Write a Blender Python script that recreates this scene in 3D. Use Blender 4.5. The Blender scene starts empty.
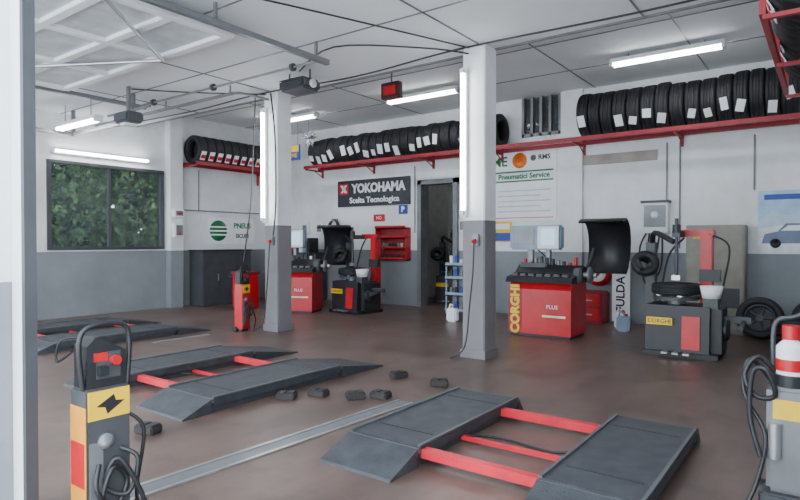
import bpy, bmesh, math, random
from mathutils import Matrix, Vector
random.seed(4)
R=math.radians
def lin(c):
    return tuple(((v/255)/12.92 if v/255<=0.04045 else (((v/255)+0.055)/1.055)**2.4) for v in c)
MATS={}
def M(name,col,rough=.5,metal=0,var=.18,scale=5,bump=0,emit=0,alpha=None):
    if name in MATS: return MATS[name]
    m=bpy.data.materials.new(name); m.use_nodes=True
    nt=m.node_tree; b=nt.nodes['Principled BSDF']; L=nt.links
    c=lin(col)
    b.inputs['Roughness'].default_value=rough; b.inputs['Metallic'].default_value=metal
    tc=nt.nodes.new('ShaderNodeTexCoord'); n=nt.nodes.new('ShaderNodeTexNoise')
    n.inputs['Scale'].default_value=scale; n.inputs['Detail'].default_value=5
    L.new(tc.outputs['Object'],n.inputs['Vector'])
    r=nt.nodes.new('ShaderNodeValToRGB')
    r.color_ramp.elements[0].position=.3; r.color_ramp.elements[1].position=.7
    r.color_ramp.elements[0].color=(*[v*(1-var) for v in c],1)
    r.color_ramp.elements[1].color=(*[min(1,v*(1+var*.6)) for v in c],1)
    L.new(n.outputs['Fac'],r.inputs['Fac']); L.new(r.outputs['Color'],b.inputs['Base Color'])
    if bump:
        bp=nt.nodes.new('ShaderNodeBump'); bp.inputs['Strength'].default_value=bump
        n2=nt.nodes.new('ShaderNodeTexNoise'); n2.inputs['Scale'].default_value=scale*12
        L.new(tc.outputs['Object'],n2.inputs['Vector']); L.new(n2.outputs['Fac'],bp.inputs['Height'])
        bp.inputs['Distance'].default_value=.01
        L.new(bp.outputs['Normal'],b.inputs['Normal'])
    if emit:
        b.inputs['Emission Color'].default_value=(*c,1); b.inputs['Emission Strength'].default_value=emit
    MATS[name]=m; return m
BLK=M('black_plastic',(34,35,39),.45); RUB=M('tyre_rubber',(30,30,34),.6,var=.3,bump=.3)
RED=M('red_paint',(190,24,34),.35); RED2=M('lift_red_paint',(210,42,60),.4)
DRED=M('rack_red_paint',(150,30,42),.45)
GRY=M('grey_metal',(120,122,126),.4,.3); DGR=M('dark_grey_metal',(68,70,75),.5,.1)
STL=M('steel',(190,190,192),.3,.8); WHT=M('white_paint',(230,232,234),.5,var=.06)
YEL=M('yellow_paint',(235,190,30),.45); ORG=M('orange_yellow_paint',(225,150,45),.45)
PLT=M('lift_plate',(62,65,71),.5,.1,var=.35,scale=9,bump=.4); EDG=M('worn_plate_edge',(96,99,104),.45,.3)
GRN=M('green_ink',(30,120,75),.5); BLU=M('blue_ink',(40,70,160),.5); LBL=M('blue_grey_plastic',(140,158,178),.5)
PAP=M('white_paper',(238,240,243),.6,var=.04); BEI=M('beige_enamel',(140,136,126),.5)
TUBE=M('lit_tube',(250,252,255),.4,emit=30); SCR=M('monitor_screen',(170,200,225),.2,emit=.8)
SIGN=M('sign_black',(44,46,56),.4); ORA=M('orange_ink',(235,120,30),.5)
def glass():
    m=bpy.data.materials.new('window_glass'); m.use_nodes=True; b=m.node_tree.nodes['Principled BSDF']
    b.inputs['Base Color'].default_value=(.1,.12,.13,1); b.inputs['Roughness'].default_value=.03
    b.inputs['Alpha'].default_value=.3
    return m
GLS=glass()
def wallmat(name,top,bot,h,rough=.6):
    m=bpy.data.materials.new(name); m.use_nodes=True; nt=m.node_tree; L=nt.links; b=nt.nodes['Principled BSDF']
    g=nt.nodes.new('ShaderNodeNewGeometry'); s=nt.nodes.new('ShaderNodeSeparateXYZ'); L.new(g.outputs['Position'],s.inputs[0])
    c=nt.nodes.new('ShaderNodeMath'); c.operation='GREATER_THAN'; c.inputs[1].default_value=h; L.new(s.outputs['Z'],c.inputs[0])
    mx=nt.nodes.new('ShaderNodeMix'); mx.data_type='RGBA'; L.new(c.outputs[0],mx.inputs['Factor'])
    mx.inputs['A'].default_value=(*lin(bot),1); mx.inputs['B'].default_value=(*lin(top),1)
    n=nt.nodes.new('ShaderNodeTexNoise'); n.inputs['Scale'].default_value=1.3; n.inputs['Detail'].default_value=8; n.inputs['Roughness'].default_value=.65
    L.new(g.outputs['Position'],n.inputs['Vector'])
    r=nt.nodes.new('ShaderNodeValToRGB'); r.color_ramp.elements[0].position=.3; r.color_ramp.elements[1].position=.65
    r.color_ramp.elements[0].color=(.8,.79,.78,1); r.color_ramp.elements[1].color=(1,1,1,1); L.new(n.outputs['Fac'],r.inputs['Fac'])
    m2=nt.nodes.new('ShaderNodeMix'); m2.data_type='RGBA'; m2.blend_type='MULTIPLY'; m2.inputs['Factor'].default_value=1
    L.new(mx.outputs['Result'],m2.inputs['A']); L.new(r.outputs['Color'],m2.inputs['B'])
    L.new(m2.outputs['Result'],b.inputs['Base Color']); b.inputs['Roughness'].default_value=rough
    return m
WALL=wallmat('painted_wall',(234,237,239),(134,139,145),1.22)
PILM=wallmat('painted_pillar',(232,233,235),(122,120,124),1.66)
CEIL=M('ceiling_paint',(234,237,239),.8,var=.08,scale=.8)
def floormat():
    m=bpy.data.materials.new('painted_concrete_floor'); m.use_nodes=True; nt=m.node_tree; L=nt.links; b=nt.nodes['Principled BSDF']
    g=nt.nodes.new('ShaderNodeNewGeometry')
    n=nt.nodes.new('ShaderNodeTexNoise'); n.inputs['Scale'].default_value=.9; n.inputs['Detail'].default_value=9; n.inputs['Roughness'].default_value=.7
    L.new(g.outputs['Position'],n.inputs['Vector'])
    r=nt.nodes.new('ShaderNodeValToRGB'); e=r.color_ramp.elements
    e[0].position=.28; e[0].color=(*lin((78,65,61)),1); e[1].position=.74; e[1].color=(*lin((124,108,100)),1)
    x=e.new(.5); x.color=(*lin((103,84,77)),1)
    L.new(n.outputs['Fac'],r.inputs['Fac'])
    def layer(scale,loc,lo,hi,dark,fac,prev):
        mp=nt.nodes.new('ShaderNodeMapping'); mp.inputs['Scale'].default_value=scale; mp.inputs['Location'].default_value=loc; L.new(g.outputs['Position'],mp.inputs['Vector'])
        n2=nt.nodes.new('ShaderNodeTexNoise'); n2.inputs['Scale'].default_value=1; n2.inputs['Detail'].default_value=6; L.new(mp.outputs[0],n2.inputs['Vector'])
        r2=nt.nodes.new('ShaderNodeValToRGB'); r2.color_ramp.elements[0].position=lo; r2.color_ramp.elements[1].position=hi
        r2.color_ramp.elements[0].color=(dark,dark,dark,1); r2.color_ramp.elements[1].color=(1,1,1,1); L.new(n2.outputs['Fac'],r2.inputs['Fac'])
        m2=nt.nodes.new('ShaderNodeMix'); m2.data_type='RGBA'; m2.blend_type='MULTIPLY'; m2.inputs['Factor'].default_value=fac
        L.new(prev,m2.inputs['A']); L.new(r2.outputs['Color'],m2.inputs['B']); return m2.outputs['Result']
    o=layer((6,.7,1),(0,0,0),.3,.6,.7,.6,r.outputs['Color'])
    o=layer((1.6,1.6,1),(5,3,0),.34,.5,.65,.7,o)
    o=layer((4,4,1),(2,9,0),.3,.42,.6,.6,o)
    L.new(o,b.inputs['Base Color'])
    mr=nt.nodes.new('ShaderNodeMapRange'); mr.inputs['To Min'].default_value=.22; mr.inputs['To Max'].default_value=.55
    L.new(n.outputs['Fac'],mr.inputs['Value']); L.new(mr.outputs[0],b.inputs['Roughness'])
    return m
FLOOR=floormat()

class B:
    def __init__(s,name,loc=(0,0,0),rz=0):
        s.n=name; s.loc=Vector(loc); s.rz=rz; s.v=[]; s.f=[]; s.fm=[]; s.sm=[]; s.mats=[]
    def add(s,vs,fs,mat,smooth=False):
        if mat not in s.mats: s.mats.append(mat)
        k=s.mats.index(mat); o=len(s.v); s.v+= [tuple(v) for v in vs]
        for f in fs: s.f.append([i+o for i in f]); s.fm.append(k); s.sm.append(smooth)
        return s
    def box(s,x0,x1,y0,y1,z0,z1,mat,bev=0,rot=None):
        bm=bmesh.new(); bmesh.ops.create_cube(bm,size=1)
        bmesh.ops.scale(bm,vec=(abs(x1-x0),abs(y1-y0),abs(z1-z0)),verts=bm.verts)
        if bev: bmesh.ops.bevel(bm,geom=list(bm.edges),offset=bev,segments=2,affect='EDGES')
        if rot: bmesh.ops.rotate(bm,cent=(0,0,0),matrix=rot,verts=bm.verts)
        bmesh.ops.translate(bm,vec=((x0+x1)/2,(y0+y1)/2,(z0+z1)/2),verts=bm.verts)
        bm.verts.index_update()
        s.add([v.co[:] for v in bm.verts],[[v.index for v in f.verts] for f in bm.faces],mat); bm.free(); return s
    def cyl(s,p,q,r,mat,seg=16,r2=None):
        p=Vector(p);q=Vector(q); r2=r if r2 is None else r2
        d=(q-p); L=d.length; qt=d.to_track_quat('Z','Y'); vs=[]
        for h,rr in ((0,r),(L,r2)):
            for i in range(seg):
                a=2*math.pi*i/seg; vs.append(p+qt@Vector((rr*math.cos(a),rr*math.sin(a),h)))
        s.add(vs,[[i,(i+1)%seg,seg+(i+1)%seg,seg+i] for i in range(seg)],mat,True)
        s.add(vs,[list(range(seg))[::-1],list(range(seg,2*seg))],mat); return s
    def path(s,pts,r,mat,seg=8,smooth=True,sub=5):
        P=[Vector(p) for p in pts]
        if smooth and len(P)>2:
            Q=[]
            for i in range(len(P)-1):
                p0=P[max(i-1,0)];p1=P[i];p2=P[i+1];p3=P[min(i+2,len(P)-1)]
                for k in range(sub):
                    t=k/sub
                    Q.append(.5*((2*p1)+(p2-p0)*t+(2*p0-5*p1+4*p2-p3)*t*t+(3*p1-p0-3*p2+p3)*t**3))
            Q.append(P[-1]); P=Q
        vs=[];fs=[];n=len(P); up=None
        for i,p in enumerate(P):
            d=(P[min(i+1,n-1)]-P[max(i-1,0)]).normalized()
            if up is None: up=Vector((0,0,1)) if abs(d.z)<.9 else Vector((1,0,0))
            a=d.cross(up)
            if a.length<1e-3: a=d.cross(Vector((1,0,.3)))
            a.normalize(); bb=a.cross(d).normalized(); up=bb
            for k in range(seg):
                t=2*math.pi*k/seg; vs.append(p+r*(math.cos(t)*a+math.sin(t)*bb))
        for i in range(n-1):
            for k in range(seg): fs.append([i*seg+k,i*seg+(k+1)%seg,(i+1)*seg+(k+1)%seg,(i+1)*seg+k])
        s.add(vs,fs,mat,True); s.add(vs,[list(range(seg)),list(range((n-1)*seg,n*seg))[::-1]],mat); return s
    def lathe(s,prof,c,axis,mat,seg=28,closed=True):
        c=Vector(c); qt=Vector(axis).to_track_quat('Z','Y'); vs=[];fs=[];m=len(prof)
        for i in range(seg):
            a=2*math.pi*i/seg
            for h,r in prof: vs.append(c+qt@Vector((r*math.cos(a),r*math.sin(a),h)))
        for i in range(seg):
            j=(i+1)%seg
            for k in range(m if closed else m-1):
                l=(k+1)%m; fs.append([i*m+k,j*m+k,j*m+l,i*m+l])
        s.add(vs,fs,mat,True); return s
    def tyre(s,c,axis,Ro=.33,w=.2,Ri=.21,seg=32,mat=None):
        h=w/2
        p=[(-h*.8,Ri),(-h,Ri+.03),(-h*1.02,(Ro+Ri)/2),(-h*.95,Ro-.03),(-h*.8,Ro-.006),(-h*.45,Ro),(-h*.42,Ro-.01),(-h*.34,Ro-.01),(-h*.31,Ro),(-.004,Ro),(0,Ro-.01),(.004,Ro),
           (h*.31,Ro),(h*.34,Ro-.01),(h*.42,Ro-.01),(h*.45,Ro),(h*.8,Ro-.006),(h*.95,Ro-.03),(h*1.02,(Ro+Ri)/2),(h,Ri+.03),(h*.8,Ri)]
        return s.lathe(p,c,axis,mat or RUB,seg)
    def rim(s,c,axis,r=.2,w=.15,mat=None):
        mat=mat or STL
        s.lathe([(-w/2,r),(-w/2,r-.015),(-w/2+.03,r-.03),(w/2-.02,r-.03),(w/2,r-.015),(w/2,r)],c,axis,mat)
        c=Vector(c); ax=Vector(axis).normalized(); qt=ax.to_track_quat('Z','Y')
        s.cyl(c-ax*.02,c+ax*.03,.05,mat)
        for i in range(5):
            a=2*math.pi*i/5; e=c+qt@Vector(((r-.02)*math.cos(a),(r-.02)*math.sin(a),0)); s.path([c,e],.02,mat,6,False)
        return s
    def wedge(s,x0,x1,y0,y1,z0,za,zb,mat):
        vs=[(x0,y0,z0),(x1,y0,z0),(x1,y1,z0),(x0,y1,z0),(x0,y0,za),(x1,y0,za),(x1,y1,zb),(x0,y1,zb)]
        return s.add(vs,[[3,2,1,0],[4,5,6,7],[0,1,5,4],[1,2,6,5],[2,3,7,6],[3,0,4,7]],mat)
    def prism(s,poly,axis,a,b,mat):
        n=len(poly)
        def pt(u,v,w): return (w,u,v) if axis=='x' else ((u,w,v) if axis=='y' else (u,v,w))
        vs=[pt(u,v,a) for u,v in poly]+[pt(u,v,b) for u,v in poly]
        return s.add(vs,[list(range(n))[::-1],list(range(n,2*n))]+[[i,(i+1)%n,n+(i+1)%n,n+i] for i in range(n)],mat)
    def text(s,t,size,loc,rot,mat,ext=.004,bold=0,sx=1):
        cu=bpy.data.curves.new('t','FONT'); cu.body=t; cu.size=size; cu.extrude=ext; cu.align_x='CENTER'; cu.align_y='CENTER'; cu.offset=bold; cu.resolution_u=3
        ob=bpy.data.objects.new('t',cu); bpy.context.collection.objects.link(ob)
        bpy.context.view_layer.update()
        me=ob.evaluated_get(bpy.context.evaluated_depsgraph_get()).to_mesh()
        mx=Matrix.Translation(loc)@(rot.to_4x4())@Matrix.Diagonal((sx,1,1,1))
        s.add([(mx@v.co)[:] for v in me.vertices],[list(p.vertices) for p in me.polygons],mat)
        bpy.data.objects.remove(ob); return s
    def done(s,parent=None):
        me=bpy.data.meshes.new(s.n); me.from_pydata(s.v,[],s.f)
        for m in s.mats: me.materials.append(m)
        for p,k,sm in zip(me.polygons,s.fm,s.sm): p.material_index=k; p.use_smooth=sm
        bm=bmesh.new(); bm.from_mesh(me); bmesh.ops.recalc_face_normals(bm,faces=bm.faces); bm.to_mesh(me); bm.free()
        me.update()
        ob=bpy.data.objects.new(s.n,me); bpy.context.collection.objects.link(ob)
        ob.location=s.loc; ob.rotation_euler=(0,0,s.rz)
        if parent: ob.parent=parent
        return ob
RF=Matrix.Rotation(R(90),3,'X')
RX=Matrix.Rotation(R(90),3,'Z')@RF
H=4.15; HF=3.76
# ---------------- room shell
B('floor').box(-11.6,.6,-2.5,14,-.1,0,FLOOR).done()
B('ceiling').box(-11.6,.6,6.5,10.7,H,H+.15,CEIL).box(-11.6,.6,1.0,6.5,HF,H+.15,CEIL).done()
w=B('wall_left'); x0,x1=-11.6,-11.4
w.box(x0,x1,1.0,4.75,0,H,WALL).box(x0,x1,7.05,10.7,0,H,WALL).box(x0,x1,4.75,7.05,0,1.27,WALL).box(x0,x1,4.75,7.05,2.9,H,WALL).done()
B('trim_pilaster').box(-11.4,-11.22,7.1,7.4,0,H,WALL).done()
w=B('wall_back'); y0,y1=10.5,10.7
w.box(-11.4,-7.12,y0,y1,0,H,WALL).box(-7.12,-6.27,y0,y1,2.65,H,WALL).box(-6.27,-4.8,y0,y1,0,H,WALL)
w.box(-4.8,-4.02,y0,y1,0,3.4,WALL).box(-4.02,.35,y0,y1,0,H,WALL).done()
B('trim_pilaster').box(-4.0,-3.6,10.42,10.5,0,H,WALL).done()
B('trim_lintel').box(-3.6,-2.35,10.46,10.5,2.78,2.95,M('brown_grey_paint',(150,140,134),.6)).done()
B('wall_right').box(.3,.5,1.0,10.5,0,H,WALL).done()
w=B('wall_front'); w.box(-3.5,-3.0,1.0,1.2,0,H,WALL).box(-11.6,-10.3,1.0,1.2,0,H,WALL).box(-10.3,-3.5,1.0,1.2,3.7,H,WALL).box(-3.0,.35,1.0,1.2,3.7,H,WALL).done()
B('trim_door_jamb').box(-3.0,-2.89,1.1,1.15,0,3.7,WHT,.004).box(-2.89,-2.86,1.1,1.15,0,3.7,DGR).done()
BR=M('back_room_paint',(190,190,186),.7)
B('wall_back_room').box(-8.4,-8.3,10.7,13.6,0,H,BR).box(-3.6,-3.5,10.7,13.6,0,H,BR).box(-8.4,-3.5,13.5,13.6,0,H,BR).box(-8.4,-3.5,10.7,13.6,H,H+.1,BR).done()
B('added_back_room_lamp').box(-7.6,-6.4,12.3,12.42,4.05,4.15,WHT).cyl((-7.5,12.36,4.03),(-6.5,12.36,4.03),.02,TUBE).done()  # unseen lamp, added to brighten the room behind the door
t=B('trim_roof_seams')
for y in (2.4,3.7,5.0): t.box(-11.4,.3,y,y+.015,HF-.01,HF,GRY)
for y in (7.8,9.2): t.box(-11.4,.3,y,y+.015,H-.01,H,GRY)
for x in (-9.3,-7.1,-3.4,-1.6): t.box(x,x+.015,1.2,6.5,HF-.01,HF,GRY).box(x,x+.015,6.5,10.5,H-.01,H,GRY)
t.box(-11.4,.3,6.46,6.5,HF-.02,HF,GRY)
t.done()
B('door_frame').box(-7.2,-7.1,10.42,10.72,0,2.73,GRY).box(-6.3,-6.2,10.42,10.72,0,2.73,GRY).box(-7.2,-6.2,10.42,10.72,2.63,2.73,GRY).done()
w=B('window_1'); fr=DGR
w.box(-11.5,-11.36,4.75,7.05,1.25,1.31,fr).box(-11.5,-11.36,4.75,7.05,2.84,2.9,fr).box(-11.5,-11.36,4.75,4.82,1.3,2.85,fr).box(-11.5,-11.36,6.98,7.05,1.3,2.85,fr)
w.box(-11.48,-11.4,5.88,5.93,1.3,2.85,fr).box(-11.46,-11.44,4.8,7.0,1.3,2.86,GLS).done()
w=B('window_2')
for x in (-4.8,-4.62,-4.44,-4.26,-4.07): w.box(x,x+.05,10.48,10.56,3.4,H,GRY)
w.box(-4.8,-4.02,10.48,10.56,3.4,3.46,GRY).box(-4.78,-4.04,10.56,10.575,3.43,H,GLS).done()
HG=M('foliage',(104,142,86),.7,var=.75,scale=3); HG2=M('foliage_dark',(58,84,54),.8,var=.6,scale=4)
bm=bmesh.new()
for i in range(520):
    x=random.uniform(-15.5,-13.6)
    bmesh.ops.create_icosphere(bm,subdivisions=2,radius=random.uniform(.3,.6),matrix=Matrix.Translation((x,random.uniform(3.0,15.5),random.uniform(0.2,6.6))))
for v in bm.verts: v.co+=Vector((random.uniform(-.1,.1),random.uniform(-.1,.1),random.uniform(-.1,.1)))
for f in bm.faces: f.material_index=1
for i in range(9000):
    c=Vector((random.uniform(-13.7,-12.9),random.uniform(4.5,13.5),random.uniform(.2,6)))
    a=Vector((random.gauss(0,1),random.gauss(0,1),random.gauss(0,1))).normalized(); b2=a.orthogonal().normalized()
    s1,s2=random.uniform(.05,.11),random.uniform(.025,.05)
    f=bm.faces.new([bm.verts.new(c+a*s1),bm.verts.new(c+b2*s2),bm.verts.new(c-a*s1),bm.verts.new(c-b2*s2)])
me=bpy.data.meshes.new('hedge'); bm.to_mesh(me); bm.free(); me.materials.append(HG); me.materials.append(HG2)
bpy.context.collection.objects.link(bpy.data.objects.new('hedge',me))
B('ground').box(-22,-11.6,-2.5,18,-.1,0,M('soil',(60,62,48),.9)).done()

# ---------------- pillars
for cx in (-3.46,-7.06):
    p=B('pillar',(cx,6.35,0)); p.box(-.15,.15,-.15,.15,0,HF,PILM,.012).box(-.17,.17,-.17,.17,0,.1,PILM).done()
    l=B('added_back_room_lamp',(cx,6.2,0)); l.box(-.15,-.07,-.05,0,1.7,3.5,WHT,.008).cyl((-.11,-.075,1.76),(-.11,-.075,3.44),.024,TUBE)
    l.box(-.135,-.085,-.1,-.04,1.73,1.78,WHT).box(-.135,-.085,-.1,-.04,3.42,3.47,WHT).done()
    k=B('power_socket',(cx,6.2,1.35)); k.box(.0,.09,-.05,0,0,.14,GRY,.01).cyl((.045,-.05,.07),(.045,-.08,.05),.025,RED).path([(.045,-.07,.03),(.05,-.1,-.3),(.0,-.09,-.7),(-.05,-.12,-1.2),(-.2,-.2,-1.34)],.009,BLK).done()
def lampx(xa,xb,y,z,ztop):
    l=B('added_back_room_lamp'); l.box(xa,xb,y-.08,y+.08,z+.04,z+.1,WHT,.01)
    for dy in (-.04,.04): l.cyl((xa+.04,y+dy,z+.015),(xb-.04,y+dy,z+.015),.02,TUBE)
    l.box(xa,xa+.04,y-.07,y+.07,z-.01,z+.05,WHT).box(xb-.04,xb,y-.07,y+.07,z-.01,z+.05,WHT)
    for x in (xa+.25,xb-.25): l.cyl((x,y,z+.1),(x,y,ztop),.008,GRY)
    l.done()
lampx(-6.75,-5.2,8.8,4.0,H); lampx(-2.65,-1.15,8.9,4.0,H); lampx(-10.2,-8.6,8.8,4.0,H); lampx(-10.9,-9.5,4.75,3.35,HF)
l=B('added_back_room_lamp'); l.box(-11.4,-11.33,4.8,6.7,3.02,3.1,WHT,.008).cyl((-11.3,4.85,3.06),(-11.3,6.65,3.06),.022,TUBE)
l.box(-11.35,-11.27,4.8,4.85,3.03,3.09,WHT).box(-11.35,-11.27,6.65,6.7,3.03,3.09,WHT).done()

# ---------------- lifts
def lift(xl0,xl1,xr0,xr1,ya,yb,ra,rb,bars,thin):
    o=B('scissor_lift',((xl0+xr1)/2,(ya+yb)/2,0)); ox,oy=(xl0+xr1)/2,(ya+yb)/2
    z=.12
    for a,b in ((xl0-ox,xl1-ox),(xr0-ox,xr1-ox)):
        Y0,Y1=ya-oy,yb-oy
        o.box(a+.03,b-.03,Y0,Y1,0,.05,DGR)
        o.box(a,b,Y0,Y1,.05,z,PLT,.006)
        o.box(a,a+.02,Y0,Y1,z,z+.014,EDG).box(b-.02,b,Y0,Y1,z,z+.014,EDG)
        o.wedge(a,b,Y0-ra,Y0-.02,0,.012,z-.005,PLT); o.wedge(a,b,Y1+.02,Y1+rb,0,z-.005,.012,PLT)
        o.box(a,b,Y0-ra-.012,Y0-ra+.005,0,.014,EDG)
        for yy in (Y0-.01,Y1+.01): o.cyl((a,yy,z-.02),(b,yy,z-.02),.016,EDG)
        for yy in (Y0+.25,Y1-.25): o.box(a+.06,b-.06,yy-.004,yy+.004,z,z+.004,BLK)
        o.box(a+.05,a+.09,Y0+.05,Y1-.05,.03,.1,BLK)
    for y in bars: o.box(xl1-ox-.02,xr0-ox+.02,y-oy-.035,y-oy+.035,.045,.105,RED2,.006)
    for y in thin: o.box(xl1-ox-.02,xr0-ox+.02,y-oy-.015,y-oy+.015,.02,.05,RED2)
    o.path([(xl1-ox,ya+.6-oy,.04),(xl1-ox+.2,ya+.75-oy,.012),(xr0-ox-.2,ya+.7-oy,.012),(xr0-ox,ya+.8-oy,.04)],.008,BLK)
    o.done()
lift(-2.62,-2.05,-1.27,-.72,3.0,4.42,.3,.1,(3.05,4.15),(3.55,))
lift(-6.05,-5.42,-4.72,-4.06,2.95,4.5,.28,.7,(3.1,4.25),(3.7,))
lift(-9.9,-9.3,-8.55,-7.9,3.4,5.1,.3,.6,(3.6,4.9),(4.2,))
B('floor_drain_channel',(-3.05,2.9,0),R(-3)).box(-.09,-.06,-1.4,1.25,0,.01,STL).box(.06,.09,-1.4,1.25,0,.01,STL).box(-.06,.06,-1.4,1.25,0,.005,GRY).done()
B('metal_strip').box(-7.6,-7.5,4.5,5.4,0,.012,STL).done()
for X,Y,r in ((-4.03,2.36,.3),(-3.9,3.6,.5),(-3.74,3.84,.2),(-3.41,3.97,.9),(-3.24,4.12,.1),(-3.58,4.85,1.2),(-3.06,4.81,.5)):
    B('rubber_block',(X,Y,0),r).box(-.085,.085,-.06,.06,0,.06,M('block_rubber',(54,50,50),.8,bump=.4),.01).box(-.07,-.01,-.045,.045,.06,.067,BLK).box(.01,.07,-.045,.045,.06,.067,BLK).done()

# ---------------- tyre racks
def rack(xa,xb,yf,yw,z):
    r=B('tyre_rack')
    r.box(xa,xb,yf-.02,yf+.03,z-.03,z+.04,DRED).box(xa,xb,yw-.14,yw-.09,z-.03,z+.04,DRED)
    n=int((xb-xa)/1.5)
    for i in range(n+1):
        x=xa+.05+(xb-xa-.1)*i/n
        r.box(x-.02,x+.02,yf,yw,z-.06,z-.03,DRED).box(x-.02,x+.02,yw-.04,yw,z-.2,z+.6,DRED)
        r.path([(x,yf+.3,z-.05),(x,yw-.02,z-.18)],.012,DRED,6,False)
    return r.done()
def tyres(par,xa,xb,yc,z,lab,Ro=.34,ls=1):
    t=B('tyre_row'); x=xa
    while x<xb-.1:
        ww=random.choice((.2,.215,.19)); ro=Ro*random.choice((1,.98,.95))
        c=(x+ww/2,yc,z+ro)
        t.tyre(c,(1,0,0),ro,ww,ro*.62)
        if random.random()<lab:
            ang=R(random.uniform(-42,-8)); tilt=R(random.uniform(-18,18)); rr=ro+.004
            cy=yc-rr*math.cos(ang); cz=z+ro+rr*math.sin(ang)
            rot=Matrix.Rotation(ang,3,'X').inverted()@Matrix.Rotation(tilt,3,'Y')
            hh=random.uniform(.13,.22)*ls; ww2=random.uniform(.045,.07)
            t.box(c[0]-ww2,c[0]+ww2,cy-.004,cy+.004,cz-hh/2,cz+hh/2,PAP,rot=rot)
            if random.random()<.25: t.box(c[0]-.045,c[0]+.045,cy-.007,cy,cz-.01,cz+hh/2-.01,random.choice([YEL,BLU,RED]),rot=rot)
        x+=ww+.004
    t.done(par)
rk=rack(-10.1,-.3,9.9,10.5,3.16)
tyres(rk,-9.95,-4.95,10.15,3.2,.85,.32); tyres(rk,-3.5,-.45,10.15,3.2,.8,.38)
def racky(xw,sgn,ya,yb,z,ro,lab,dp=.58):
    r=B('tyre_rack'); xf=xw+sgn*dp
    r.box(xf-.02,xf+.02,ya,yb,z-.03,z+.04,DRED).box(xw+sgn*.1-.02,xw+sgn*.1+.02,ya,yb,z-.03,z+.04,DRED)
    n=max(1,int((yb-ya)/1.2))
    for i in range(n+1):
        y=ya+.03+(yb-ya-.06)*i/n
        r.box(min(xf,xw),max(xf,xw),y-.02,y+.02,z-.06,z-.03,DRED).box(min(xw,xw+sgn*.04),max(xw,xw+sgn*.04),y-.02,y+.02,z-.3,z+.6,DRED)
        if sgn<0: r.box(xf-.02,xf+.02,y-.02,y+.02,z,HF if y<6.5 else H,DRED)
    if sgn<0: r.box(xf-.015,xf+.015,ya,yb,z+.5,z+.54,DRED)
    p=r.done()
    t=B('tyre_row'); y=ya+.06; xc=xw+sgn*(dp/2+.04)
    while y<yb-.2:
        t.tyre((xc,y+.1,z+ro),(0,1,0),ro,.2,ro*.62)
        if random.random()<lab:
            ang=R(-28); lx=xc+sgn*(ro+.004)*math.cos(ang); lz=z+ro+(ro+.004)*math.sin(ang)
            rot=Matrix.Rotation(-ang*sgn,3,'Y')
            t.box(lx-.004,lx+.004,y+.04,y+.16,lz-.1,lz+.1,PAP,rot=rot)
            t.box(lx-.007,lx+.007,y+.05,y+.15,lz-.06,lz+.02,RED,rot=rot)
        y+=.212
    t.done(p)
racky(-11.4,1,7.45,9.6,3.08,.31,.95)
racky(.3,-1,4.6,7.3,2.95,.34,.3,.68)

# ---------------- signs
s=B('brand_sign_board',(-8.48,10.5,2.54)); s.box(-1.06,1.06,-.04,0,-.31,.31,SIGN,.005)
s.box(-1.0,-.72,-.045,-.04,-.02,.24,RED); s.prism([(-.97,.2),(-.88,.2),(-.75,.02),(-.84,.02)],'y',-.05,-.045,PAP).prism([(-.75,.2),(-.82,.2),(-.95,.02),(-.9,.02)],'y',-.05,-.045,PAP)
s.text('YOKOHAMA',.29,(.17,-.048,.1),RF,PAP,.004,.012,.92); s.text('Scelta Tecnologica',.18,(.05,-.045,-.17),RF,PAP,.003,.005,1.08).done()
s=B('parking_sign',(-7.62,10.5,2.12)); s.box(-.12,.12,-.02,0,-.1,.1,BLU,.004).text('P',.17,(0,-.024,0),RF,PAP,.003,.006).done()
s=B('safety_notice',(-8.3,10.5,1.95)); s.box(-.16,.16,-.01,0,-.08,.08,RED).text('NO',.1,(0,-.014,0),RF,PAP,.002).done()
s=B('poster',(-4.76,10.5,2.5)); s.box(-.66,.66,-.02,0,-.68,.65,PAP)
s.text('ME',.26,(-.5,-.024,.46),RF,GRN,.003,.006)
s.lathe([(0,0),(0,.15),(-.004,.15),(-.004,0)],(-.08,-.02,.47),(0,1,0),ORA,24); s.text('OK',.13,(-.08,-.027,.47),RF,RED,.002); s.text('RMS',.13,(.42,-.024,.5),RF,BLK,.003,.004); s.lathe([(0,0),(0,.06),(-.004,.06),(-.004,0)],(.2,-.02,.5),(0,1,0),GRY,20)
s.box(-.6,.6,-.024,-.02,.24,.27,GRN).box(-.6,.6,-.024,-.02,.06,.09,GRN).text('Pneumatici Service',.14,(0,-.024,.165),RF,GRN,.003,.004)
for k in range(5): s.box(-.55,.55-.2*(k%2),-.023,-.02,-.12-.1*k,-.1-.1*k,M('pale_green_ink',(180,200,190),.6))
s.box(-.6,.6,-.024,-.02,-.64,-.625,RED).done()
s=B('safety_notice',(-5.2,10.5,1.6)); s.box(-.2,.2,-.01,0,-.2,.2,YEL).box(-.18,.18,-.014,-.01,-.18,-.02,BLU).box(-.15,.15,-.014,-.01,.05,.16,PAP).done()
s=B('poster',(-11.4,8.8,1.66)); s.box(0,.015,-.66,.66,-.3,.3,PAP); s.lathe([(0,0),(0,.24),(.006,.24),(.006,0)],(.015,-.38,0),(1,0,0),GRN,32)
for k in range(3): s.box(.022,.026,-.62,.0,-.11+.09*k,-.075+.09*k,PAP)
s.text('PNEUS',.17,(.018,.3,.12),RX,GRN,.003,.004); s.text('SICURI',.13,(.018,.3,-.12),RX,DGR,.003,.003); s.done()
SKY=M('poster_sky',(165,198,226),.5); SNW=M('poster_snow',(225,230,238),.5)
s=B('winter_tyre_poster',(-.4,10.5,1.68)); s.box(-.5,.6,-.015,0,-.46,.5,SKY)
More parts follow.
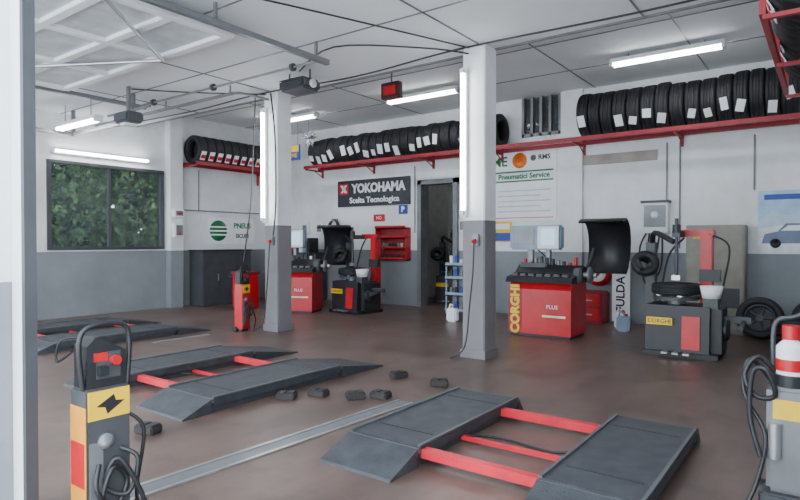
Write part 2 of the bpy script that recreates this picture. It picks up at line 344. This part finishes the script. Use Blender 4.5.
s.prism([(-.5,-.46),(.6,-.46),(.6,-.1),(.1,.02),(-.5,-.08)],'y',-.02,-.015,SNW).prism([(-.5,.02),(-.3,.2),(-.1,.1),(.15,.28),(.6,.0),(.6,-.1),(.1,.02),(-.5,-.08)],'y',-.019,-.015,M('poster_rock',(190,208,228),.5))
s.box(-.42,.1,-.02,-.015,.36,.44,BLU).prism([(-.45,-.3),(-.41,-.16),(-.24,-.12),(-.14,-.0),(.12,-.0),(.24,-.13),(.34,-.3)],'y',-.025,-.02,M('poster_car_blue',(88,104,138),.4)).prism([(-.2,-.11),(-.11,-.03),(.1,-.03),(.17,-.11)],'y',-.028,-.025,SNW)
for x in (-.27,.17): s.lathe([(0,0),(0,.07),(-.006,.07),(-.006,0)],(x,-.026,-.3),(0,1,0),BLK,20)
s.done()
s=B('hanging_sign',(-10.2,9.55,3.3)); s.box(-.32,.32,-.02,.02,0,.36,BLU,.005).box(-.3,.3,-.025,-.02,.19,.34,YEL).text('GOMME',.14,(0,-.028,.1),RF,YEL,.002,.003)
for x in (-.25,.25): s.cyl((x,0,.36),(x,0,.85),.006,DGR)
s.done()
s=B('foil_star_decoration',(-9.5,9.45,3.75))
FO=M('silver_foil',(205,200,215),.25,.6)
for i in range(14):
    a=Vector((random.gauss(0,1),random.gauss(0,1),random.gauss(0,1))).normalized()*random.uniform(.18,.24); s.cyl((0,0,0),a,.06,FO,8,.004)
s.cyl((0,0,0),(0,0,.4),.004,GRY,6).done()
s=B('red_wall_shelf',(-7.84,10.5,1.0))
for z in (0,.24,.48,.7): s.box(-.42,.42,-.22,0,z,z+.02,RED).box(-.42,.42,-.22,-.205,z,z+.06,RED)
s.box(-.42,-.4,-.2,0,0,.72,RED).box(.4,.42,-.2,0,0,.72,RED).box(-.42,.42,-.015,0,0,.72,DRED)
for i in range(9): s.cyl((-.36+.09*i,-.1,.02),(-.36+.09*i,-.1,.12),.03,BLK,10)
for i in range(7): s.cyl((-.34+.1*i,-.1,.26),(-.34+.1*i,-.1,.38),.03,random.choice([WHT,GRY,BLK]),10)
s.done()

# ---------------- machines
def balancer(x,y,rz=0,body=None):
    body=body or RED
    b=B('wheel_balancer',(x,y,0),rz)
    b.prism([(-.3,.04),(.34,.04),(.34,.8),(-.22,.8),(-.3,.7)],'x',-.48,.48,body)
    b.box(-.46,.46,-.27,.31,0,.04,BLK); b.box(-.49,-.27,-.305,-.29,.1,.7,DRED,.004)
    b.text('CORGHI',.19,(-.37,-.31,.4),Matrix.Rotation(R(-90),3,'Y')@RF,YEL,.006,.01)
    b.box(.05,.4,-.304,-.298,.3,.33,M('cream_ink',(230,220,190),.5)).text('PLUS',.08,(.2,-.303,.45),RF,PAP,.003)
    b.prism([(-.34,.8),(.36,.8),(.36,1.0),(.15,1.05),(.0,.93),(-.3,.88)],'x',-.52,.5,BLK)
    for i in range(7): b.box(-.46+.13*i,-.36+.13*i,-.26,-.05,.885,.93,DGR,.01)
    for i in range(10): b.cyl((-.44+.09*i,.2,1.0),(-.44+.09*i,.2,1.0+random.uniform(.08,.18)),.03,random.choice([BLK,DGR,WHT,RED,GRY]),10)
    b.box(-.5,-.05,.1,.34,.98,1.08,DGR,.02); b.box(-.4,-.32,.2,.28,1.05,1.32,GRY).box(-.1,-.04,.2,.28,1.05,1.3,GRY)
    b.box(-.68,.16,.12,.3,1.28,1.66,LBL,.03); b.box(-.2,.14,.1,.12,1.3,1.64,WHT,.005); b.box(-.14,.09,.095,.1,1.35,1.6,SCR); b.box(-.6,-.26,.105,.12,1.36,1.6,GRY)
    b.cyl((.45,0,.92),(.75,0,.92),.035,STL); b.lathe([(0,.03),(.02,.12),(.05,.12),(.09,.03)],(.62,0,.92),(1,0,0),GRY)
    b.box(.44,.56,-.12,.12,.8,1.02,DGR,.02)
    prof=[]; n=20; Rr=.5
    for k in range(n+1):
        a=R(-35+150*k/n); prof.append((.2+Rr*math.cos(a),1.22+Rr*math.sin(a)*1.05,.38+.1*(k/n)-0.0,1.12-.12*(1-k/n)))
    pts=[];N=len(prof)
    for yy,zz,wa,wb in prof: pts.append((wa,yy,zz)); pts.append((wb,yy,zz))
    for yy,zz,wa,wb in prof: pts.append((wa,.2+(yy-.2)*.95,1.22+(zz-1.22)*.95)); pts.append((wb,.2+(yy-.2)*.95,1.22+(zz-1.22)*.95))
    fs=[]
    for k in range(N-1):
        fs.append([2*k,2*k+1,2*k+3,2*k+2]); o=2*N; fs.append([o+2*k,o+2*k+2,o+2*k+3,o+2*k+1])
        fs.append([2*k,2*k+2,o+2*k+2,o+2*k]); fs.append([2*k+1,o+2*k+1,o+2*k+3,2*k+3])
    b.add(pts,fs,BLK,True)
    b.path([(.4,.3,.85),(.5,.45,1.1),(.52,.58,1.3)],.025,DGR)
    b.path([(-.3,.3,1.3),(-.1,.4,1.1),(.2,.36,.9)],.01,BLK)
    b.done()
balancer(-3.45,8.45); balancer(-8.75,8.3,R(25))
def changer(x,y,rz=0,extra=True):
    c=B('tyre_changer',(x,y,0),rz)
    c.box(-.45,.4,-.35,.35,0,.06,BLK,.01); c.prism([(-.3,.06),(.3,.06),(.27,.62),(-.27,.62)],'x',-.42,.3,BLK)
    c.prism([(-.31,.1),(-.285,.5),(-.295,.5),(-.32,.1)],'x',.0,.2,RED); c.box(.3,.42,-.2,.25,.06,.6,BLK,.01)
    c.box(-.4,-.1,-.33,-.29,.38,.47,YEL); c.text('CORGHI',.07,(-.25,-.333,.425),RF,BLK,.002)
    c.cyl((-.12,0,.62),(-.12,0,.68),.1,GRY); c.cyl((-.12,0,.68),(-.12,0,.72),.27,DGR,28)
    for i in range(4):
        a=i*math.pi/2+.4; c.box(-.12+.2*math.cos(a)-.03,-.12+.2*math.cos(a)+.03,.2*math.sin(a)-.03,.2*math.sin(a)+.03,.72,.79,STL,.008)
    c.tyre((-.12,0,.81),(0,0,1),.29,.14,.2)
    c.box(.1,.24,.28,.46,.0,1.5,RED,.012); c.box(-.18,.26,.3,.42,1.47,1.56,RED,.012); c.box(-.17,-.08,-.02,.4,1.46,1.54,DGR)
    c.cyl((-.12,0,.95),(-.12,0,1.7),.022,DGR); c.cyl((-.12,0,1.52),(-.12,0,1.62),.05,BLK); c.box(-.17,-.07,-.04,.04,.92,.98,STL)
    c.box(.1,.34,.24,.32,.9,1.05,BLK)
    c.path([(.2,.3,1.5),(.42,.35,1.35),(.4,.1,.9),(.35,.0,.6)],.012,BLK); c.path([(-.1,.35,1.45),(-.3,.4,1.2),(-.38,.3,.6)],.014,BLK)
    c.box(.4,.7,.0,.08,.42,.5,DGR); c.lathe([(0,.0),(.0,.14),(.04,.12),(.04,0)],(.44,-.1,.35),(1,0,0),BLK,20)
    c.path([(.36,.1,.45),(.62,.1,.45),(.62,-.25,.4)],.03,DGR,8,False)
    for i in range(3): c.box(-.2+.12*i,-.13+.12*i,-.46,-.34,.05,.07,STL)
    if extra:
        c.box(-.54,-.42,.2,.34,0,1.4,DGR,.01); c.path([(-.47,.27,1.35),(-.4,.1,1.52),(-.15,.0,1.4)],.035,BLK); c.path([(-.47,.27,1.1),(-.62,.05,1.2),(-.5,-.15,1.05)],.03,BLK)
        c.tyre((-.5,.02,1.12),(.3,-.9,.5),.17,.12,.08)
        c.lathe([(0,0),(0,.1),(.15,.13),(.15,.11),(.02,.08),(.02,0)],(.3,-.15,.72),(0,0,1),WHT,20); c.box(.22,.38,-.23,-.07,.6,.72,DGR)
    c.done()
changer(-1.45,8.05); changer(-7.65,8.95,R(-5)); changer(-6.95,11.7,R(10))

def unit(x,y,rz,ca,cb,body):
    u=B('lift_control_unit',(x,y,0),rz)
    u.box(-.075,.075,-.1,.1,.04,.74,body,.008); u.box(-.07,.07,-.104,-.1,.1,.66,ca); u.box(-.06,.06,-.107,-.104,.3,.5,RED)
    u.box(.075,.079,-.095,.095,.6,.73,cb).box(.075,.08,-.09,-.03,.1,.5,GRY)
    u.prism([(-.06,.66),(.02,.705),(.03,.675),(.07,.67),(-.01,.62),(-.02,.652)],'x',.079,.081,BLK)
    u.prism([(-.09,.74),(.09,.74),(.09,.9),(-.05,.97),(-.09,.93)],'x',-.06,.06,BLK)
    u.box(.06,.066,-.05,.06,.78,.9,DGR).cyl((.066,.03,.86),(.095,.03,.86),.022,RED).box(.066,.1,-.05,-.01,.8,.84,BLK)
    u.box(.06,.068,-.06,.0,.86,.9,RED).box(-.05,.05,-.09,.09,0,.04,BLK)
    u.path([(.04,-.1,.74),(.05,-.12,.95),(.05,-.07,1.02),(.05,.07,1.02),(.05,.11,.95),(.05,.1,.74)],.012,BLK)
    u.cyl((-.06,-.11,.04),(-.06,-.13,.04),.04,BLK).cyl((-.06,.11,.04),(-.06,.13,.04),.04,BLK)
    u.lathe([(0,0),(0,.035),(.02,.035),(.02,0)],(.075,-.02,.5),(1,0,0),GRY,18)
    u.path([(.08,.05,.45),(.14,.1,.4),(.13,.06,.25),(.09,-.03,.3),(.12,.02,.42),(.16,.12,.2),(.12,.14,.02)],.011,BLK)
    u.path([(.08,-.05,.4),(.12,-.08,.3),(.12,.0,.2),(.1,.07,.3),(.11,.0,.38),(.12,-.06,.25),(.1,-.05,.1)],.011,BLK)
    u.path([(-.06,-.1,.9),(-.14,-.13,.85),(-.12,-.12,.95),(-.08,-.02,.95)],.006,BLK)
    u.path([(.0,.1,.6),(.05,.18,.5),(.02,.16,.2),(.0,.2,.01)],.009,BLK)
    u.done()
unit(-2.72,1.36,0,ORG,YEL,DGR); unit(-7.45,5.95,.3,RED,YEL,RED)
p=B('hydraulic_pump_trolley',(-.16,3.62,0))
p.box(-.12,.12,-.12,.12,.05,.12,DGR,.01).box(-.1,.1,-.09,.1,.12,.66,GRY,.02).box(-.07,.07,-.095,-.09,.5,.6,YEL)
for x in (-.12,.12): p.cyl((x-.02,.08,.06),(x+.02,.08,.06),.06,BLK).cyl((x-.01,-.08,.04),(x+.01,-.08,.04),.04,BLK)
p.cyl((.0,0,.66),(.0,0,.72),.08,BLK).cyl((0,0,.72),(0,0,.86),.065,PAP,20).cyl((0,0,.74),(0,0,.8),.067,RED,20).cyl((0,0,.86),(0,0,.9),.065,PAP,20,.03).cyl((0,0,.9),(0,0,.97),.04,RED)
p.path([(-.05,0,.7),(-.14,-.03,.8),(-.2,-.05,.7),(-.15,-.07,.6),(-.06,-.1,.62),(-.1,-.12,.75),(-.16,-.1,.72),(-.17,-.1,.5),(-.12,-.12,.3)],.013,BLK)
p.path([(-.08,.03,.66),(-.18,0,.78),(-.21,-.02,.65),(-.18,-.05,.55),(-.1,-.1,.4),(-.14,-.14,.15),(-.2,-.2,.02)],.011,BLK)
p.path([(.08,.1,.1),(.1,.12,.6),(.12,.12,1.0),(.0,.12,1.0),(-.08,.12,.95),(-.08,.1,.7)],.012,DGR)
p.cyl((-.06,-.1,.3),(-.06,-.1,.48),.03,STL).done()

# ---------------- furniture etc
c=B('tool_cabinet',(-1.43,10.28,0)); c.box(-.4,.4,-.2,.2,0,1.66,BEI,.01)
for x in (-.38,.02): c.box(x,x+.36,-.215,-.2,.06,1.6,BEI,.006)
c.box(-.04,-.02,-.225,-.215,.8,.95,BLK).box(.02,.04,-.225,-.215,.8,.95,BLK).box(.06,.34,-.22,-.215,.4,.7,DGR).box(-.3,-.06,-.22,-.215,1.45,1.56,YEL).done()
c=B('metal_cabinet',(-11.14,8.3,0)); c.box(-.24,.25,-.65,.65,0,1.2,DGR,.01)
for k in range(3): c.box(.25,.262,-.63+.43*k,-.22+.43*k,.05,1.1,DGR,.004).box(.262,.275,-.27+.43*k,-.25+.43*k,.55,.7,STL)
c.box(-.25,.28,-.67,.67,1.2,1.23,BLK); c.done()
c=B('metal_cabinet',(-10.5,10.15,0)); c.box(-.6,.6,-.3,.3,0,1.15,DGR,.01)
for k in range(3): c.box(-.58+.4*k,-.2+.4*k,-.312,-.3,.05,1.08,GRY,.004)
for k in range(8): c.box(-.55+.14*k,-.45+.14*k,-.2,.1,1.15,1.15+random.uniform(.1,.35),random.choice([BLK,DGR,RED,PAP,LBL]),.01)
c.done()
c=B('waste_bin',(-9.9,8.0,0)); c.box(-.2,.2,-.2,.2,0,.72,RED,.03).box(-.22,.22,-.22,.22,.72,.78,DRED,.02).done()
c=B('service_cart',(-5.55,9.5,0))
for x in (-.22,.22):
    for y in (-.18,.18): c.box(x-.012,x+.012,y-.012,y+.012,.06,1.0,LBL); c.cyl((x-.015,y,.03),(x+.015,y,.03),.03,BLK)
for z in (.1,.4,.7,.95): c.box(-.24,.24,-.2,.2,z,z+.02,LBL).box(-.24,.24,-.2,-.19,z,z+.07,LBL)
for i in range(4):
    for z in (.12,.42,.72,.97): c.cyl((-.17+.11*i,-.08,z),(-.17+.11*i,-.08,z+random.uniform(.1,.2)),.035,random.choice([WHT,BLK,BLU,YEL,RED,GRY]),12)
c.done()
for (x,y,m) in ((-5.35,8.85,WHT),(-5.1,9.0,WHT),(-2.72,9.75,WHT),(-2.6,9.45,LBL)):
    c=B('plastic_canister',(x,y,0)); c.box(-.1,.1,-.07,.07,0,.24,m,.025).cyl((.04,0,.24),(.04,0,.28),.025,BLU if x<-5.2 else RED,12).path([(-.07,0,.23),(-.05,0,.3),(.0,0,.29),(.01,0,.23)],.012,m).done()
c=B('service_box',(-2.35,10.5,1.55)); c.box(-.2,.2,-.18,0,0,.5,WHT,.01).box(-.17,.17,-.19,-.18,.1,.46,GRY).box(-.22,.22,-.2,0,.5,.54,DGR)
c.lathe([(0,0),(0,.06),(-.01,.06),(-.01,0)],(0,-.19,.3),(0,1,0),PAP,20).path([(-.1,-.1,0),(-.12,-.12,-.4),(-.05,-.1,-.7),(0,-.08,-.4),(.05,-.05,0)],.014,BLK).path([(-.15,-.1,0),(-.25,-.12,-.3),(-.15,-.12,-.85),(.08,-.12,-.6),(.1,-.08,0)],.014,BLK).done()
c=B('hose_reel',(-3.3,10.5,.85)); c.lathe([(0,0),(0,.22),(.03,.23),(.03,.1),(.12,.1),(.12,.22),(.15,.22),(.15,0)],(0,0,0),(0,-1,0),RED,32)
c.lathe([(0,.11),(0,.2),(.06,.2),(.06,.11)],(0,-.04,0),(0,-1,0),BLK,32).lathe([(0,0),(0,.15),(.01,.15),(.01,0)],(0,-.15,0),(0,-1,0),PAP,24).lathe([(0,0),(0,.05),(.01,.05),(.01,0)],(0,-.16,0),(0,-1,0),RED,24).done()
c=B('parts_cabinet',(-3.35,10.22,0)); c.box(-.24,.24,-.22,.22,0,.55,DRED,.02).box(-.2,.2,-.23,-.22,.3,.5,RED).box(-.2,.2,-.23,-.22,.06,.26,RED).box(-.08,.08,-.25,-.23,.39,.41,STL).box(-.08,.08,-.25,-.23,.15,.17,STL).done()
c=B('advertising_banner',(-2.9,10.38,0)); c.box(-.15,.15,-.01,.01,.03,1.08,PAP).box(-.12,.12,-.06,.06,0,.03,DGR).box(-.13,.13,-.013,-.01,.95,1.05,RED).text('FULDA',.2,(0,-.014,.5),Matrix.Rotation(R(-90),3,'Y')@RF,BLK,.002,.004).done()
for x,y,rz,til in ((-.8,9.75,0,.25),(-.14,9.85,0,.22)):
    c=B('wheel',(x,y,0),rz); ax=(0,-math.cos(til),math.sin(til)); zc=.3*math.cos(til)+.1*math.sin(til)
    c.tyre((0,0,zc),ax,.3,.2,.19).rim((0,-.02,zc),ax,.19,.16,DGR).done()
c=B('stacked_tyres',(-.33,9.1,0))
for k in range(2): c.tyre((0,0,.1+.2*k),(0,0,1),.3,.2,.19)
c.done()
c=B('hanging_hose',(-9.6,10.44,1.9)); c.box(-.04,.04,-.08,.06,.0,.06,GRY)
for q in (.1,.14,.18): c.path([(0,-.05,.05),(-q,-.05,-.1),(-q*.8,-.05,-.45),(0,-.05,-.6-q),(q*.8,-.05,-.45),(q,-.05,-.1),(0,-.05,.05)],.014,BLK)
c.done()
c=B('wall_heater_unit',(-11.4,4.2,1.95)); c.box(0,.2,-.25,.25,0,.75,WHT,.03)
for k in range(6): c.box(.2,.21,-.2,.2,.1+.09*k,.13+.09*k,GRY)
c.done()

# ---------------- overhead items
c=B('air_heater',(-5.95,5.75,3.48)); c.box(-.25,.25,-.18,.18,0,.16,DGR,.04)
for k in range(5): c.box(-.2,.2,-.195,-.18,.02+.027*k,.032+.027*k,BLK)
c.cyl((-.2,0,.15),(-.2,0,HF-3.48),.012,DGR).cyl((.2,0,.15),(.2,0,HF-3.48),.012,DGR).lathe([(0,0),(0,.06),(.02,.06),(.02,0)],(.25,0,.08),(1,0,0),WHT,20).done()
c=B('digital_clock',(-5.75,7.6,3.72)); c.box(-.18,.18,-.06,.06,0,.26,M('dark_red',(70,26,30),.4),.01).box(-.12,.12,-.066,-.06,.06,.2,RED).cyl((0,0,.26),(0,0,H-3.72),.012,DGR).done()
c=B('door_opener_motor',(-8.6,4.75,3.2)); c.box(-.2,.2,-.14,.14,0,.16,DGR,.03).box(-.03,.03,-.02,.02,.16,HF-3.2,GRY).box(-.08,.08,-.1,.1,-.04,0,WHT,.01)
c.box(-.25,-.2,-.03,.03,.06,.1,STL).box(-.6,.6,-.015,.015,.17,.2,GRY).done()
d=B('overhead_door',(0,0,0)); z=3.55
PG=M('door_panel_frosted',(200,207,212),.5)
ys=[1.3,1.95,2.6,3.25,3.9]; xs=[-8.7,-7.5,-6.3,-5.1]
for y in ys: d.box(-8.75,-5.05,y-.05,y+.05,z-.01,z+.05,WHT,.006)
for x in xs: d.box(x-.05,x+.05,1.3,3.9,z-.015,z+.05,WHT,.006)
d.box(-8.75,-5.05,1.3,3.9,z+.03,z+.04,PG)
d.path([(-8.7,2.6,z-.03),(-6.3,3.9,z-.03)],.02,STL,8,False).path([(-5.1,2.6,z-.03),(-6.3,3.9,z-.03)],.02,STL,8,False)
for x in (-8.9,-4.9):
    d.box(x-.03,x+.03,1.2,5.2,z-.02,z+.04,GRY)
    for y in (2.2,3.6,5.0): d.box(x-.015,x+.015,y-.015,y+.015,z,HF,GRY)
d.cyl((-8.9,5.1,z+.02),(-4.9,5.1,z+.02),.015,GRY)
for x in (-8.5,-7.0,-5.4): d.lathe([(-.02,.02),(-.02,.05),(.02,.05),(.02,.02)],(x,5.1,z+.02),(1,0,0),DGR,14)
d.done()
d=B('door_track')
d.box(-11.0,-8.95,5.0,5.06,3.3,3.36,GRY).box(-11.0,-10.95,5.0,5.06,3.3,HF,GRY).box(-9.0,-8.95,5.0,5.06,3.3,HF,GRY)
d.box(-10.98,-10.92,2.0,5.06,3.3,3.36,GRY).box(-10.98,-10.92,2.0,2.06,3.3,HF,GRY).done()
d=B('overhead_air_pipe')
d.cyl((-11.3,5.6,3.62),(-7.2,5.6,3.62),.025,GRY,12).cyl((-9.0,5.62,3.62),(-9.0,5.62,HF),.015,GRY,8).cyl((-10.6,5.62,3.62),(-10.6,5.62,HF),.015,GRY,8).cyl((-7.3,5.62,3.62),(-7.3,5.62,HF),.015,GRY,8)
d.path([(-7.2,5.6,3.62),(-7.1,5.7,3.62),(-7.08,6.17,3.62)],.02,GRY)
d.done()
k=B('overhead_cables')
k.path([(-11.3,6.17,3.74),(-9,6.17,3.7),(-7.2,6.15,3.73),(-5.3,6.17,3.68),(-3.6,6.15,3.73),(-1.5,6.17,3.7),(.2,6.17,3.73)],.012,BLK)
k.path([(-5.9,5.7,3.75),(-4.8,5.2,3.73),(-3.9,5.8,3.7),(-3.5,6.15,3.65)],.01,BLK)
k.path([(-5.0,2.5,3.75),(-4.3,4.0,3.72),(-3.5,6.15,3.72)],.01,BLK)
k.path([(-8.6,4.8,3.73),(-7.8,5.3,3.66),(-7.1,6.15,3.7)],.01,BLK)
k.path([(-7.3,6.1,3.7),(-7.32,6.08,3.0),(-7.36,6.05,2.0),(-7.45,5.98,1.1)],.01,BLK)
k.path([(-7.0,6.15,3.7),(-6.85,6.1,3.0),(-6.86,6.12,2.0),(-6.9,6.1,1.5)],.012,BLK)
k.done()
k=B('conduit_pipes')
for x,za in ((-7.3,1.6),(-2.2,2.1),(-2.0,1.3),(-.95,2.2)): k.cyl((x,10.48,za),(x,10.48,3.05),.012,GRY,8)
for y in (7.5,7.9): k.cyl((-11.38,y,2.1),(-11.38,y,3.0),.012,GRY,8)
k.cyl((-11.38,7.5,2.1),(-11.38,10.4,2.1),.012,GRY,8)
k.done()
for (y,z,h) in ((7.25,1.5,.3),(7.25,1.92,.18)):
    k=B('switch_box',(-11.22,y,z)); k.box(0,.1,-.12,.12,0,h,WHT,.01).box(.1,.105,-.08,.08,.04,h-.04,GRY).box(.1,.12,-.03,.03,.06,.1,RED).done()
for x in (-10.6,-10.1,-6.05):
    k=B('switch_box',(x,10.5,1.6)); k.box(-.1,.1,-.1,0,0,.28,WHT,.01).box(-.07,.07,-.105,-.1,.05,.22,GRY).done()
k=B('storage_shelf',(-6.9,13.2,0))
for x in (-.9,.9): k.box(x-.02,x+.02,-.25,.25,0,2.4,GRY)
for z in (.1,.7,1.3,1.9): k.box(-.9,.9,-.25,.25,z,z+.03,GRY)
for z in (.13,.73,1.33,1.93):
    for i in range(6): k.box(-.8+.28*i,-.6+.28*i,-.2,.2,z,z+random.uniform(.2,.4),random.choice([BLK,BEI,RED,LBL,DGR]),.01)
k.done()

# ---------------- camera, light
cam=bpy.data.cameras.new('camera'); cam.lens=26.37; cam.sensor_width=36
co=bpy.data.objects.new('camera',cam); bpy.context.collection.objects.link(co)
co.location=(0,0,1.4); co.rotation_euler=(R(90-.78),0,R(36.3)); bpy.context.scene.camera=co
w=bpy.data.worlds.new('overcast_sky'); bpy.context.scene.world=w; w.use_nodes=True
nt=w.node_tree; bg=nt.nodes['Background']
bg.inputs['Color'].default_value=(.82,.92,1,1); bg.inputs['Strength'].default_value=7.2
